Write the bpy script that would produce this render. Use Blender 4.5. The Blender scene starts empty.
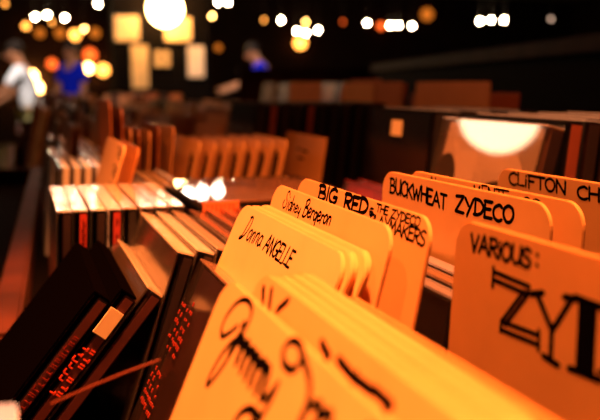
import bpy, bmesh, math, random
from mathutils import Vector, Matrix
random.seed(7)
C = bpy.context.scene.collection
SC = bpy.context.scene
H = 1.15                      # lens height above the shop floor
FLOOR = H - .2105              # floor of the browser bin
PI = math.pi
R = math.radians

# ------------------------------------------------------------------ materials
def mat(name):
    m = bpy.data.materials.new(name); m.use_nodes = True
    nt = m.node_tree; nt.nodes.clear()
    out = nt.nodes.new('ShaderNodeOutputMaterial')
    return m, nt, out

def N(nt, t, **kw):
    n = nt.nodes.new(t)
    for k, v in kw.items():
        if k in n.inputs: n.inputs[k].default_value = v
        else: setattr(n, k, v)
    return n

def plain(name, col, rough=.5, spec=.5, noise=0, scale=30, metal=0, bump=0):
    m, nt, out = mat(name)
    b = N(nt, 'ShaderNodeBsdfPrincipled', Roughness=rough, Metallic=metal)
    b.inputs['Base Color'].default_value = (*col, 1)
    b.inputs['Specular IOR Level'].default_value = spec
    if noise or bump:
        tc = N(nt, 'ShaderNodeTexCoord'); nz = N(nt, 'ShaderNodeTexNoise', Scale=scale, Detail=5.0)
        nt.links.new(tc.outputs['Object'], nz.inputs['Vector'])
        if noise:
            rp = N(nt, 'ShaderNodeValToRGB')
            rp.color_ramp.elements[0].position = .3; rp.color_ramp.elements[1].position = .7
            rp.color_ramp.elements[0].color = (*[c * (1 - noise) for c in col], 1)
            rp.color_ramp.elements[1].color = (*[min(1, c * (1 + noise)) for c in col], 1)
            nt.links.new(nz.outputs['Fac'], rp.inputs['Fac']); nt.links.new(rp.outputs['Color'], b.inputs['Base Color'])
        if bump:
            bp = N(nt, 'ShaderNodeBump', Strength=bump, Distance=.002)
            nt.links.new(nz.outputs['Fac'], bp.inputs['Height']); nt.links.new(bp.outputs['Normal'], b.inputs['Normal'])
    nt.links.new(b.outputs[0], out.inputs[0])
    return m

def glow(name, col, s):
    m, nt, out = mat(name)
    e = N(nt, 'ShaderNodeEmission', Strength=s); e.inputs['Color'].default_value = (*col, 1)
    nt.links.new(e.outputs[0], out.inputs[0])
    return m

def card_mat(name, col, trans=.13):
    """slightly translucent tan styrene sheet"""
    m, nt, out = mat(name)
    tc = N(nt, 'ShaderNodeTexCoord'); nz = N(nt, 'ShaderNodeTexNoise', Scale=22.0, Detail=6.0)
    nt.links.new(tc.outputs['Object'], nz.inputs['Vector'])
    rp = N(nt, 'ShaderNodeValToRGB')
    rp.color_ramp.elements[0].position = .3; rp.color_ramp.elements[1].position = .72
    rp.color_ramp.elements[0].color = (*[c * .88 for c in col], 1); rp.color_ramp.elements[1].color = (*[min(1, c * 1.06) for c in col], 1)
    nt.links.new(nz.outputs['Fac'], rp.inputs['Fac'])
    oi = N(nt, 'ShaderNodeObjectInfo')
    mx = N(nt, 'ShaderNodeMixRGB', blend_type='MULTIPLY'); mx.inputs[0].default_value = 1
    nt.links.new(rp.outputs['Color'], mx.inputs[1]); nt.links.new(oi.outputs['Color'], mx.inputs[2])
    b = N(nt, 'ShaderNodeBsdfPrincipled', Roughness=.42); b.inputs['Specular IOR Level'].default_value = .35
    t = N(nt, 'ShaderNodeBsdfTranslucent')
    nt.links.new(mx.outputs[0], b.inputs['Base Color']); nt.links.new(mx.outputs[0], t.inputs['Color'])
    mix = N(nt, 'ShaderNodeMixShader'); mix.inputs[0].default_value = trans
    nt.links.new(b.outputs[0], mix.inputs[1]); nt.links.new(t.outputs[0], mix.inputs[2])
    nt.links.new(mix.outputs[0], out.inputs[0])
    return m

def clear_mat(name, milk, rough, ior=1.59):
    """clear polystyrene of a disc case: transparent, glossy by fresnel, a little scuffed; the object colour tints the scuffs"""
    m, nt, out = mat(name)
    oi = N(nt, 'ShaderNodeObjectInfo')
    tc = N(nt, 'ShaderNodeTexCoord'); nz = N(nt, 'ShaderNodeTexNoise', Scale=60.0, Detail=4.0)
    nt.links.new(tc.outputs['Object'], nz.inputs['Vector'])
    mr = N(nt, 'ShaderNodeMapRange'); mr.inputs['To Min'].default_value = rough * .5; mr.inputs['To Max'].default_value = rough * 1.6
    nt.links.new(nz.outputs['Fac'], mr.inputs['Value'])
    tr = N(nt, 'ShaderNodeBsdfTransparent'); tr.inputs['Color'].default_value = (.9, .9, .9, 1)
    df = N(nt, 'ShaderNodeBsdfDiffuse'); nt.links.new(oi.outputs['Color'], df.inputs['Color'])
    gl = N(nt, 'ShaderNodeBsdfGlossy'); gl.inputs['Color'].default_value = (1, 1, 1, 1)
    nt.links.new(mr.outputs[0], gl.inputs['Roughness'])
    fr0 = N(nt, 'ShaderNodeFresnel', IOR=ior); ge = N(nt, 'ShaderNodeNewGeometry')
    fr = N(nt, 'ShaderNodeMixRGB'); fr.inputs[2].default_value = (.04, .04, .04, 1)     # seen from inside the sheet
    nt.links.new(ge.outputs['Backfacing'], fr.inputs[0]); nt.links.new(fr0.outputs[0], fr.inputs[1])
    a = N(nt, 'ShaderNodeMixShader'); a.inputs[0].default_value = milk
    nt.links.new(tr.outputs[0], a.inputs[1]); nt.links.new(df.outputs[0], a.inputs[2])
    b = N(nt, 'ShaderNodeMixShader'); nt.links.new(fr.outputs[0], b.inputs[0])
    nt.links.new(a.outputs[0], b.inputs[1]); nt.links.new(gl.outputs[0], b.inputs[2])
    nt.links.new(b.outputs[0], out.inputs[0])
    return m

def tinted(name, rough=.35, pattern=0, spec=.5):
    """printed paper / moulded plastic whose colour is the object's own colour; pattern adds blocks of print"""
    m, nt, out = mat(name)
    oi = N(nt, 'ShaderNodeObjectInfo')
    b = N(nt, 'ShaderNodeBsdfPrincipled', Roughness=rough); b.inputs['Specular IOR Level'].default_value = spec
    if pattern:
        tc = N(nt, 'ShaderNodeTexCoord'); v = N(nt, 'ShaderNodeTexVoronoi', Scale=28.0); v.distance = 'CHEBYCHEV'
        nt.links.new(tc.outputs['Object'], v.inputs['Vector'])
        bw = N(nt, 'ShaderNodeRGBToBW'); nt.links.new(v.outputs['Color'], bw.inputs[0])
        mr = N(nt, 'ShaderNodeMapRange'); mr.inputs['To Min'].default_value = 1 - pattern; mr.inputs['To Max'].default_value = 1 + pattern
        nt.links.new(bw.outputs[0], mr.inputs['Value'])
        mx = N(nt, 'ShaderNodeMixRGB', blend_type='MULTIPLY'); mx.inputs[0].default_value = 1
        nt.links.new(oi.outputs['Color'], mx.inputs[1]); nt.links.new(mr.outputs[0], mx.inputs[2])
        nt.links.new(mx.outputs[0], b.inputs['Base Color'])
    else:
        nt.links.new(oi.outputs['Color'], b.inputs['Base Color'])
    nt.links.new(b.outputs[0], out.inputs[0])
    return m

TAN = (.80, .42, .14)
M = dict(
    card=card_mat('tan_styrene', TAN),
    ink=plain('marker_ink', (.003, .002, .002), .8, 0),
    lid=clear_mat('clear_polystyrene', .05, .03),
    lidtop=clear_mat('scuffed_polystyrene', .02, .15), wrap=clear_mat('shrink_wrapped_polystyrene', .03, .03, 2.7), frost=clear_mat('frosted_polystyrene', .5, .15),
    tray=tinted('moulded_tray', .5, 0, .15), print=tinted('cover_print', .4, .55, .15), spine=tinted('spine_paper', .5, .12),
    wood=plain('dark_red_wood', (.06, .013, .004), .6, .15, .45, 14), black=plain('black_board', (.005, .003, .002), .85, .02), matt=tinted('matt_board', .9, 0, 0),
    rackwood=plain('brown_rack_wood', (.025, .008, .003), .7, .05, .4, 9),
    blackmetal=plain('black_metal', (.01, .008, .007), .45, .4),
    floor=plain('dark_floor', (.010, .005, .003), .6, .2, .4, 4), wall=plain('dark_wall', (.012, .004, .002), .85, .1, .3, 2),
    ceil=plain('ceiling_paint', (.30, .2, .13), .9, .1, .1, 3),
    poster=plain('poster_paper', (.72, .42, .18), .7, .2, .18, 6), posterpink=plain('pale_poster_paper', (.8, .55, .38), .7, .2, .12, 6),
    sticker=plain('orange_sticker', (.75, .16, .04), .5, .3), cream=plain('cream_sticker', (.85, .6, .3), .5, .3),
    dimred=plain('dull_red_ink', (.22, .018, .008), .6, .1), redink=plain('red_ink', (.75, .06, .02), .5, .3),
    skin=plain('skin', (.42, .17, .08), .55, .3), hair=plain('dark_hair', (.015, .008, .005), .7, .2),
    blue=plain('blue_cotton', (.004, .014, .55), .9, .1), white=plain('white_cotton', (.85, .85, .9), .9, .1),
    khaki=plain('khaki_cotton', (.6, .5, .2), .9, .1), denim=plain('dark_denim', (.02, .02, .04), .9, .1),
    g_white=glow('bulb_white', (1, .72, .40), 120), g_yellow=glow('bulb_yellow', (1, .50, .12), 36), g_orange=glow('bulb_orange', (1, .34, .05), 7),
    g_red=glow('bulb_red', (1, .12, .015), 2.6), g_dim=glow('bulb_dim', (.8, .5, .35), 3.5), g_globe=glow('globe_glow', (1, .58, .2), 44),
    g_near=glow('near_globe_glow', (1, .68, .40), 7), g_hot=glow('bulb_hot', (1, .80, .62), 42), g_amber=glow('amber_glow', (1, .24, .02), .75),
)

# ------------------------------------------------------------------ object helpers
def tag(o, label=None, cat=None, group=None, kind=None):
    if label: o['label'] = label
    if cat: o['category'] = cat
    if group: o['group'] = group
    if kind: o['kind'] = kind
    return o

def empty(name, loc, rot=(0, 0, 0)):
    o = bpy.data.objects.new(name, None); C.objects.link(o)
    o.location = loc; o.rotation_euler = rot; o.empty_display_size = .05
    return o

def link(name, me, parent=None, color=None):
    o = bpy.data.objects.new(name, me); C.objects.link(o)
    if parent: o.parent = parent
    if color: o.color = (*color, 1)
    return o

def to_mesh(bm, name, mats, smooth=False):
    me = bpy.data.meshes.new(name); bm.normal_update(); bm.to_mesh(me); bm.free()
    for m in mats: me.materials.append(m)
    if smooth:
        for p in me.polygons: p.use_smooth = True
    return me

def box(bm, x0, x1, y0, y1, z0, z1, bev=0, mi=0, mtx=None):
    b = bmesh.new()
    bmesh.ops.create_cube(b, size=1)
    bmesh.ops.scale(b, vec=(x1 - x0, y1 - y0, z1 - z0), verts=b.verts)
    bmesh.ops.translate(b, vec=((x0 + x1) / 2, (y0 + y1) / 2, (z0 + z1) / 2), verts=b.verts)
    if bev: bmesh.ops.bevel(b, geom=b.edges[:], offset=bev, segments=2, affect='EDGES')
    merge(bm, b, mi, mtx)

def merge(bm, b, mi=0, mtx=None):
    if mtx is not None: bmesh.ops.transform(b, matrix=mtx, verts=b.verts)
    vs = [bm.verts.new(v.co) for v in b.verts]
    b.verts.index_update()
    for f in b.faces:
        nf = bm.faces.new([vs[v.index] for v in f.verts]); nf.material_index = mi; nf.smooth = f.smooth
    b.free()

def cyl(bm, r0, r1, z0, z1, seg=24, mi=0, x=0, y=0, caps=True, smooth=True):
    b = bmesh.new()
    bmesh.ops.create_cone(b, cap_ends=caps, segments=seg, radius1=r0, radius2=r1, depth=z1 - z0)
    bmesh.ops.translate(b, vec=(x, y, (z0 + z1) / 2), verts=b.verts)
    if smooth:
        for f in b.faces:
            if len(f.verts) == 4: f.smooth = True
    merge(bm, b, mi)

def ball(bm, r, c=(0, 0, 0), sc=(1, 1, 1), mi=0, seg=24):
    b = bmesh.new(); bmesh.ops.create_uvsphere(b, u_segments=seg, v_segments=seg // 2, radius=r)
    bmesh.ops.scale(b, vec=sc, verts=b.verts); bmesh.ops.translate(b, vec=c, verts=b.verts)
    for f in b.faces: f.smooth = True
    merge(bm, b, mi)

def lathe(bm, prof, seg=32, mi=0):
    rings = [[bm.verts.new((r * math.cos(2 * PI * i / seg), r * math.sin(2 * PI * i / seg), z)) for i in range(seg)] for r, z in prof]
    for a, b in zip(rings, rings[1:]):
        for i in range(seg):
            f = bm.faces.new((a[i], a[(i + 1) % seg], b[(i + 1) % seg], b[i])); f.smooth = True; f.material_index = mi

ORD = 'first second third fourth fifth sixth seventh eighth ninth tenth eleventh twelfth thirteenth fourteenth fifteenth sixteenth seventeenth eighteenth nineteenth twentieth'.split()
def ordinal(i):
    return ORD[i] if i < 20 else 'twenty-' + ORD[i - 20] if i < 29 else 'thirtieth' if i == 29 else 'thirty-' + ORD[i - 30]

# ------------------------------------------------------------------ the setting
def slab(name, x0, x1, y0, y1, z0, z1, m):
    bm = bmesh.new(); box(bm, x0, x1, y0, y1, z0, z1)
    return tag(link(name, to_mesh(bm, name, [m])), kind='structure')
RX0, RX1, RY0, RY1, RZ = -5.0, 13.0, -3.0, 17.0, H + 2.05
slab('floor', RX0 - .2, RX1 + .2, RY0 - .2, RY1 + .2, -.2, 0, M['floor'])
slab('ceiling', RX0 - .2, RX1 + .2, RY0 - .2, RY1 + .2, RZ, RZ + .2, M['ceil'])
slab('wall_back', RX0 - .2, RX1 + .2, RY1, RY1 + .2, 0, RZ, M['wall'])
slab('wall_front', RX0 - .2, RX1 + .2, RY0 - .2, RY0, 0, RZ, M['wall'])
slab('wall_left', RX0 - .2, RX0, RY0, RY1, 0, RZ, M['wall'])
slab('wall_right', RX1, RX1 + .2, RY0, RY1, 0, RZ, M['wall'])

# ------------------------------------------------------------------ the browser bin that holds everything near
BX0, BX1, BY0, BY1 = -.075, .84, .06, 1.80
def record_bin(name, x0, x1, y0, y1, floor_z, lip, back_h, label, group=None, near=False, rail=True, dividers=()):
    r = empty(name, ((x0 + x1) / 2, (y0 + y1) / 2, 0)); tag(r, label, 'record bin', group)
    cx, cy = (x0 + x1) / 2, (y0 + y1) / 2
    hx, hy = (x1 - x0) / 2, (y1 - y0) / 2
    bm = bmesh.new(); box(bm, -hx + .08, hx - .08, -hy + .08, hy - .08, 0, .10); box(bm, -hx + .03, hx - .03, -hy + .03, hy - .03, .10, floor_z - .018, .004)
    link('cabinet', to_mesh(bm, 'cabinet', [M['black']]), r)
    bm = bmesh.new(); box(bm, -hx, hx, -hy, hy, floor_z - .018, floor_z, .002)
    link('bin_floor', to_mesh(bm, 'bin_floor', [M['black']]), r)
    for s in (-1, 1):
        bm = bmesh.new()
        if near and s < 0:       # the near bin's front lip: straight along the nearest cases, then slanting in towards the far end
            box(bm, -hx, -hx + .016, -hy, .575 - cy, floor_z, floor_z + lip, .003)
            b = bmesh.new(); box(b, -.011, .011, .575 - cy, hy, floor_z, floor_z + lip + .004, .003)
            for v in b.verts:
                v.co.x += .0375 * (v.co.y + cy - 1.33) + .0076 - cx
            merge(bm, b)
        else:
            box(bm, s * hx - .011, s * hx + .011, -hy, hy, floor_z, floor_z + lip, .003)
        link('lip_rail', to_mesh(bm, 'lip_rail', [M['wood']]), r)
    for s in (-1, 1):
        bm = bmesh.new(); box(bm, -hx + .012, hx - .012, s * hy - .008, s * hy + .008, floor_z, floor_z + lip, .002)
        link('end_panel', to_mesh(bm, 'end_panel', [M['wood']]), r)
    bm = bmesh.new(); 
    bx = (.497 - cx) if near else 0
    box(bm, bx - .006, bx + .006, -hy + .008, hy - .008, floor_z, floor_z + back_h, .002)
    link('centre_board', to_mesh(bm, 'centre_board', [M['black']]), r)
    for y in dividers:
        bm = bmesh.new(); box(bm, .012 - cx, .16 - cx, y - cy - .0003, y - cy + .0003, floor_z, floor_z + .032)
        link('partition', to_mesh(bm, 'partition', [M['black']]), r)
    return r
COLS = dict(A=.193, B=.3465, C=.4925, D=.6355, E=.7830, F=.9325, G=1.09, I=1.24, J=1.39, K=1.56)      # middle of each column of cases along the aisle
record_bin('record_bin', BX0, BX1, BY0, BY1, FLOOR, .035, .15, 'long dark browser bin filled with disc cases and handwritten tan divider cards in front',
           near=True, dividers=())

# ------------------------------------------------------------------ handwriting
def catmull(p, n=6):
    if len(p) < 3: return p
    q = [p[0]] + list(p) + [p[-1]]; out = []
    for i in range(1, len(q) - 2):
        a, b, c, d = (Vector(v) for v in q[i - 1:i + 3])
        for k in range(n):
            t = k / n
            out.append(tuple(.5 * (2 * b + (c - a) * t + (2 * a - 5 * b + 4 * c - d) * t * t + (3 * b - a - 3 * c + d) * t ** 3)))
    out.append(tuple(p[-1])); return out

def ribbon(bm, pts, w, depth=.00004, x0=0):
    """a marker stroke through (u, v) points lying on the plane x = x0 (front faces -X); w = width"""
    P = [Vector(p) for p in pts]
    Q = [P[0]]
    for p in P[1:]:
        if (p - Q[-1]).length > 1e-6: Q.append(p)
    if len(Q) < 2:
        Q.append(Q[0] + Vector((w * .3, 0)))
    Lf, Rt = [], []
    for i, p in enumerate(Q):
        d = (Q[min(i + 1, len(Q) - 1)] - Q[max(i - 1, 0)])
        if d.length < 1e-9: d = Vector((1, 0))
        d.normalize(); n = Vector((-d.y, d.x)) * w / 2
        Lf.append(p + n); Rt.append(p - n)
    d0 = (Q[0] - Q[1]).normalized() * w * .5; d1 = (Q[-1] - Q[-2]).normalized() * w * .5
    def cap(c, d):
        n = Vector((-d.y, d.x)); return [c + d * math.sin(a) + n * math.cos(a) for a in (PI * .25, PI * .5, PI * .75)]
    mk = lambda p: bm.verts.new((x0 - depth, p.x, p.y))
    L = [mk(p) for p in Lf]; Rr = [mk(p) for p in Rt]
    for i in range(len(Q) - 1):
        bm.faces.new((L[i], L[i + 1], Rr[i + 1], Rr[i]))
    e = [mk(p) for p in cap(Q[-1], d1)]; s = [mk(p) for p in cap(Q[0], d0)]
    bm.faces.new([L[-1]] + list(reversed(e)) + [Rr[-1]]); bm.faces.new([Rr[0]] + list(reversed(s)) + [L[0]])

# glyph = (advance, strokes); y 0 baseline, 1 cap height. A stroke given as a tuple ('c', ...) is curved
def c(*p): return ('c', p)
def l(*p): return ('l', p)
G = {
 'A': (.72, [l((0, 0), (.33, 1)), l((.33, 1), (.66, 0)), l((.12, .36), (.56, .36))]),
 'B': (.66, [l((.08, 0), (.08, 1)), c((0, .98), (.4, 1), (.5, .78), (.38, .56), (.1, .52)), c((.1, .52), (.5, .5), (.58, .24), (.4, .02), (0, 0))]),
 'C': (.62, [c((.55, .86), (.38, 1), (.12, .82), (.03, .5), (.12, .14), (.36, 0), (.56, .12))]),
 'D': (.66, [l((.08, 0), (.08, 1)), c((0, 1), (.36, .96), (.6, .62), (.52, .22), (.26, .02), (0, 0))]),
 'E': (.56, [l((.05, 0), (.05, 1)), l((0, 1), (.5, 1)), l((.05, .52), (.42, .54)), l((.03, 0), (.52, 0))]),
 'F': (.54, [l((.06, 0), (.06, 1)), l((0, 1), (.52, 1)), l((.06, .55), (.4, .55))]),
 'G': (.68, [c((.55, .86), (.36, 1), (.1, .8), (.03, .45), (.14, .1), (.4, 0), (.58, .2), (.58, .42)), l((.34, .42), (.62, .42))]),
 'H': (.64, [l((.05, 0), (.05, 1)), l((.56, 0), (.56, 1)), l((.05, .5), (.56, .52))]),
 'I': (.22, [l((.08, 0), (.1, 1))]),
 'i': (.24, [l((.08, 0), (.1, .62)), l((.1, .86), (.12, .9))]),
 'K': (.64, [l((.05, 0), (.05, 1)), l((.56, 1), (.07, .45)), l((.2, .55), (.6, 0))]),
 'L': (.5, [l((.05, 1), (.05, 0), (.46, 0))]),
 'M': (.8, [l((.02, 0), (.1, 1)), l((.1, 1), (.36, .35)), l((.36, .35), (.62, 1)), l((.62, 1), (.74, 0))]),
 'N': (.68, [l((.05, 0), (.05, 1)), l((.05, 1), (.56, 0)), l((.56, 0), (.58, 1))]),
 'O': (.68, [c((.3, 1), (.08, .8), (.03, .42), (.2, .04), (.44, .06), (.6, .42), (.54, .84), (.3, 1))]),
 'P': (.6, [l((.08, 0), (.08, 1)), c((0, .98), (.42, 1), (.54, .74), (.4, .5), (.1, .46))]),
 'R': (.64, [l((.08, 0), (.08, 1)), c((0, .98), (.42, 1), (.54, .76), (.4, .54), (.1, .5)), l((.22, .5), (.58, 0))]),
 'S': (.58, [c((.5, .88), (.28, 1), (.06, .82), (.16, .58), (.42, .44), (.52, .2), (.32, 0), (.02, .1))]),
 'T': (.6, [l((0, 1), (.58, 1)), l((.3, 1), (.29, 0))]),
 'U': (.66, [c((.05, 1), (.04, .4), (.18, .03), (.4, .04), (.54, .4), (.56, 1)), l((.56, 1), (.6, 0))]),
 'V': (.64, [l((0, 1), (.27, 0)), l((.27, 0), (.56, 1))]),
 'W': (.86, [l((0, 1), (.18, 0)), l((.18, 0), (.4, .7)), l((.4, .7), (.58, 0)), l((.58, 0), (.8, 1))]),
 'Y': (.62, [l((0, 1), (.26, .5)), l((.56, 1), (.16, -.18))]),
 'Z': (.66, [l((.02, .95), (.54, 1)), l((.54, 1), (.02, .02)), l((.02, .02), (.6, -.02))]),
 '&': (.62, [l((.1, .4), (.52, .4)), l((.3, .14), (.32, .66)), c((.5, .7), (.2, .74), (.1, .5), (.2, .1), (.52, .1))]),
 ':': (.24, [l((.1, .2), (.1, .26)), l((.12, .72), (.12, .78))]),
 ' ': (.42, []),
 'a': (.5, [c((.36, .5), (.16, .54), (.03, .26), (.14, 0), (.32, .1), (.38, .5)), c((.38, .5), (.37, .14), (.46, 0))]),
 'd': (.5, [c((.36, .46), (.14, .52), (.03, .24), (.14, 0), (.32, .1), (.4, 1)), l((.4, 1), (.42, 0))]),
 'e': (.44, [c((.05, .26), (.3, .32), (.32, .5), (.14, .52), (.03, .24), (.14, 0), (.4, .1))]),
 'g': (.48, [c((.36, .46), (.14, .52), (.04, .26), (.16, .04), (.34, .2), (.38, .5)), c((.38, .5), (.38, -.3), (.2, -.46), (.04, -.28))]),
 'n': (.48, [l((.05, 0), (.06, .5)), c((.06, .3), (.2, .52), (.34, .44), (.36, 0))]),
 'm': (.68, [l((.05, 0), (.06, .5)), c((.06, .3), (.18, .52), (.28, .42), (.29, 0)), c((.29, .3), (.42, .52), (.54, .42), (.56, 0))]),
 'o': (.46, [c((.2, .52), (.05, .36), (.06, .08), (.22, 0), (.37, .2), (.34, .46), (.2, .52))]),
 'r': (.38, [l((.06, 0), (.07, .5)), c((.07, .28), (.18, .5), (.34, .48))]),
 'y': (.46, [c((.04, .5), (.08, .2), (.22, .12), (.36, .5)), c((.36, .5), (.3, -.2), (.14, -.45), (.0, -.3))]),
 'S_': (.62, [c((.56, .86), (.4, 1.05), (.18, .9), (.24, .6), (.44, .4), (.4, .08), (.12, -.02), (-.08, .2), (.02, .42))]),
 'D_': (.78, [l((.12, .02), (.34, 1.0)), c((.2, 1.0), (.52, 1.04), (.62, .7), (.46, .26), (.14, 0), (-.1, -.02), (.02, .1))]),
 'B_': (.64, [l((.06, 0), (.14, 1)), c((.04, .9), (.4, 1.06), (.5, .8), (.16, .54)), c((.16, .54), (.52, .5), (.5, .14), (.22, -.02), (0, .04))]),
}
def write(bm, text, u0, v0, u1, v1, h0, h1, W, L, x0, stroke, slant=0, jitter=.05, alt=None):
    """text: string or list of glyph keys, baseline from (u0,v0) to (u1,v1) in mm from the card's top outer corner"""
    ks = list(text); tot = sum(G[k][0] for k in ks); rnd = random.Random(str(text))
    x = 0
    for k in ks:
        adv, st = G[k]
        dy = rnd.uniform(-jitter, jitter); sc = 1 + rnd.uniform(-jitter, jitter)
        for kind, pts in st:
            P = []
            for px, py in pts:
                f = (x + px) / tot; h = h0 + (h1 - h0) * f
                yy = (py * sc + dy) * h
                u = u0 + (u1 - u0) * f + slant * yy; v = v0 + (v1 - v0) * f - yy
                P.append((W / 2 - u / 1000, L - v / 1000))
            ribbon(bm, catmull(P) if kind == 'c' else P, stroke / 1000, x0=x0)
        x += adv
def strokes(bm, lst, W, L, x0, stroke):
    for kind, pts in lst:
        P = [(W / 2 - u / 1000, L - v / 1000) for u, v in pts]
        ribbon(bm, catmull(P) if kind == 'c' else P, stroke / 1000, x0=x0)

# ------------------------------------------------------------------ divider cards
def card_mesh(W, L, t=.0016, r=.011, flare=0):
    """styrene sheet with two rounded top corners; local origin bottom centre, front face at x = 0 facing -X"""
    bm = bmesh.new(); pts = [(-W / 2, 0), (W / 2, 0)]
    for sx, a0 in ((1, 0), (-1, PI / 2)):
        cx_ = sx * (W / 2 - r)
        for k in range(9):
            a = a0 + k / 8 * PI / 2
            pts.append((cx_ + r * math.cos(a), L - r + r * math.sin(a)))
    f = bm.faces.new([bm.verts.new((0, y, z)) for y, z in pts])
    ex = bmesh.ops.extrude_face_region(bm, geom=[f])
    bmesh.ops.translate(bm, vec=(t, 0, 0), verts=[v for v in ex['geom'] if isinstance(v, bmesh.types.BMVert)])
    bmesh.ops.recalc_face_normals(bm, faces=bm.faces)
    big = [e for e in bm.edges if any(len(f.verts) > 4 for f in e.link_faces)]
    bmesh.ops.bevel(bm, geom=big, offset=t * .28, segments=2, affect='EDGES')
    return to_mesh(bm, 'panel', [M['card']])

def place_top(o, x, y, ztop, lean, yaw, L):
    """put an upright sheet so the middle of its top front edge is at (x, y, H + ztop)"""
    th, ps = R(lean), R(yaw)
    o.rotation_euler = (0, th, ps)
    d = Vector((math.sin(th) * math.cos(ps), math.sin(th) * math.sin(ps), math.cos(th))) * L
    o.location = Vector((x, y, H + ztop)) - d

def fit_len(ztop, lean, t):
    """length that brings a leaning sheet with this top edge down on to the bin floor"""
    return (H + ztop - FLOOR - t * math.sin(R(lean)) - .0003) / math.cos(R(lean))

def divider(label, x, ynorth, ztop, lean, yaw, W=.147, t=.0016, r=.011, color=(1, 1, 1), group=None, letter=None, marks=None, L=None):
    L = L or fit_len(ztop, lean, t)
    o = empty('divider_card', (0, 0, 0)); tag(o, label, 'divider card', group)
    xm = x + math.sin(R(yaw)) * W / 2; ym = ynorth - math.cos(R(yaw)) * W / 2
    place_top(o, xm, ym, ztop, lean, yaw, L)
    link('panel', card_mesh(W, L, t, r), o, color)
    if letter:
        bm = bmesh.new(); letter(bm, W, L, 0)
        link('lettering', to_mesh(bm, 'lettering', [M['ink']]), o)
    if marks:
        bm = bmesh.new(); marks(bm, W, L, 0); link('ink_smudge', to_mesh(bm, 'ink_smudge', [M['ink']]), o)
    return o

# the two nearest cards --------------------------------------------------
def l_jimmy(bm, W, L, x0):
    strokes(bm, [c((15.5, 15), (16, 10.5), (21, 4.5), (28, 1.8), (34, 2.2), (37, 5), (35.5, 12), (32, 20), (27.5, 28), (23.5, 32.5), (22, 31), (24.5, 23), (29, 16.3), (34, 13))], W, L, x0, 2.1)
    strokes(bm, [c((15.5, 15), (19, 17), (24, 14.5), (29, 10.5))], W, L, x0, 2.1)
    strokes(bm, [l((33.5, 12), (31.5, 19)), c((36, 13.5), (39, 12.5), (40, 19)), c((40, 14), (44, 12), (45.5, 19.5)), c((45.5, 14), (50, 12.3), (51, 19.8)),
                 c((51.5, 13.5), (55, 12.5), (56.5, 20)), c((56.5, 14), (61, 12.2), (62, 20)), c((61.5, 13), (65.5, 12.8), (67, 20)), l((33, 8.8), (34, 8.5))], W, L, x0, 3.4)
    strokes(bm, [c((66, 13), (67, 18), (70, 19), (74, 13)), c((74, 13), (73, 20), (70, 27), (66, 25))], W, L, x0, 2.3)
    strokes(bm, [c((72, 7.5), (69.5, 5), (72, 1.6), (78, .9), (82, 3), (80, 7), (75, 8), (72, 7.5)), c((80, 2), (86, 4), (91, 6.3), (94, 10), (94, 16))], W, L, x0, 2.5)
    strokes(bm, [l((95, 10), (94, 20)), c((97, 10), (101, 9), (102, 18)), c((103, 10), (107, 8.5), (109, 17)), c((110, 11), (114, 10), (116, 17), (110, 18), (110, 11)), l((119, 9), (119, 17)), l((124, 4), (124, 17))], W, L, x0, 2.9)
    strokes(bm, [c((72, 24), (64, 24.5), (58, 28), (56, 34), (60, 40), (70, 42)), l((76, 30), (75, 41)), l((80, 25), (80, 41)), c((86, 31), (83, 36), (88, 41), (93, 36), (88, 31))], W, L, x0, 2.7)
divider('foremost blurred tan divider card, its large name in thin black script running off the bottom', .0648, .2655, -.0655, 23, .3, W=.146, letter=l_jimmy)
def l_stack(bm, W, L, x0):
    strokes(bm, [l((9, 5), (13, 8.5)), l((17, 3.5), (21, 9.5)), l((34, 3), (28, 8)), l((14, 10), (18, 18)), l((24, 11), (27, 19)), l((40, 17), (44, 24)), l((48, 16), (55, 24)), l((58, 16), (60, 24)), 
                 l((67, 6.5), (74, 8.2)), l((74, 8), (70, 14)), l((80, 7), (90, 8)), l((90, 8), (102, 7.6)), l((92, 7), (92, 15)), l((102, 7), (112, 7.2)), l((110, 8), (112, 15))], W, L, x0, 2.9)
sx = [.0772, .0792, .0812, .0832, .0852, .0872, .0892, .0912]
sl = ['tan divider card right behind the foremost one, thick blurred black marks along its top',
      'blank tan card second in the blurred pack behind the foremost card', 'blank tan card third in the blurred pack behind the foremost card',
      'blank tan card fourth in the blurred pack behind the foremost card', 'blank tan card fifth in the blurred pack behind the foremost card',
      'blank tan card sixth in the blurred pack behind the foremost card', 'blank tan card seventh in the blurred pack behind the foremost card',
      'last tan card of the blurred pack, its back facing the large outlined lettering']
for i, x in enumerate(sx):
    divider(sl[i], x, .2655 - (.0008 * (i % 3)), -.0640 - .0004 * (i % 2) - (.0006 if i == 3 else 0), 21, 0, W=.146, t=.0015, letter=l_stack if i == 0 else None, group='pack of cards behind the foremost card',
            color=(1.0, 1.0, 1.0) if i % 2 else (.97, .95, .92))
for i, (x, z, ln) in enumerate(((.1015, -.0720, 17), (.1072, -.0735, 15))):
    divider(['low dark orange card edge between the blurred pack and the large outlined lettering', 'second low card edge just in front of the large outlined lettering'][i], x, .262, z, ln, .5, W=.146, color=(.8, .7, .6))  # darker tint stands in for the shade on these low edges
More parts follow.
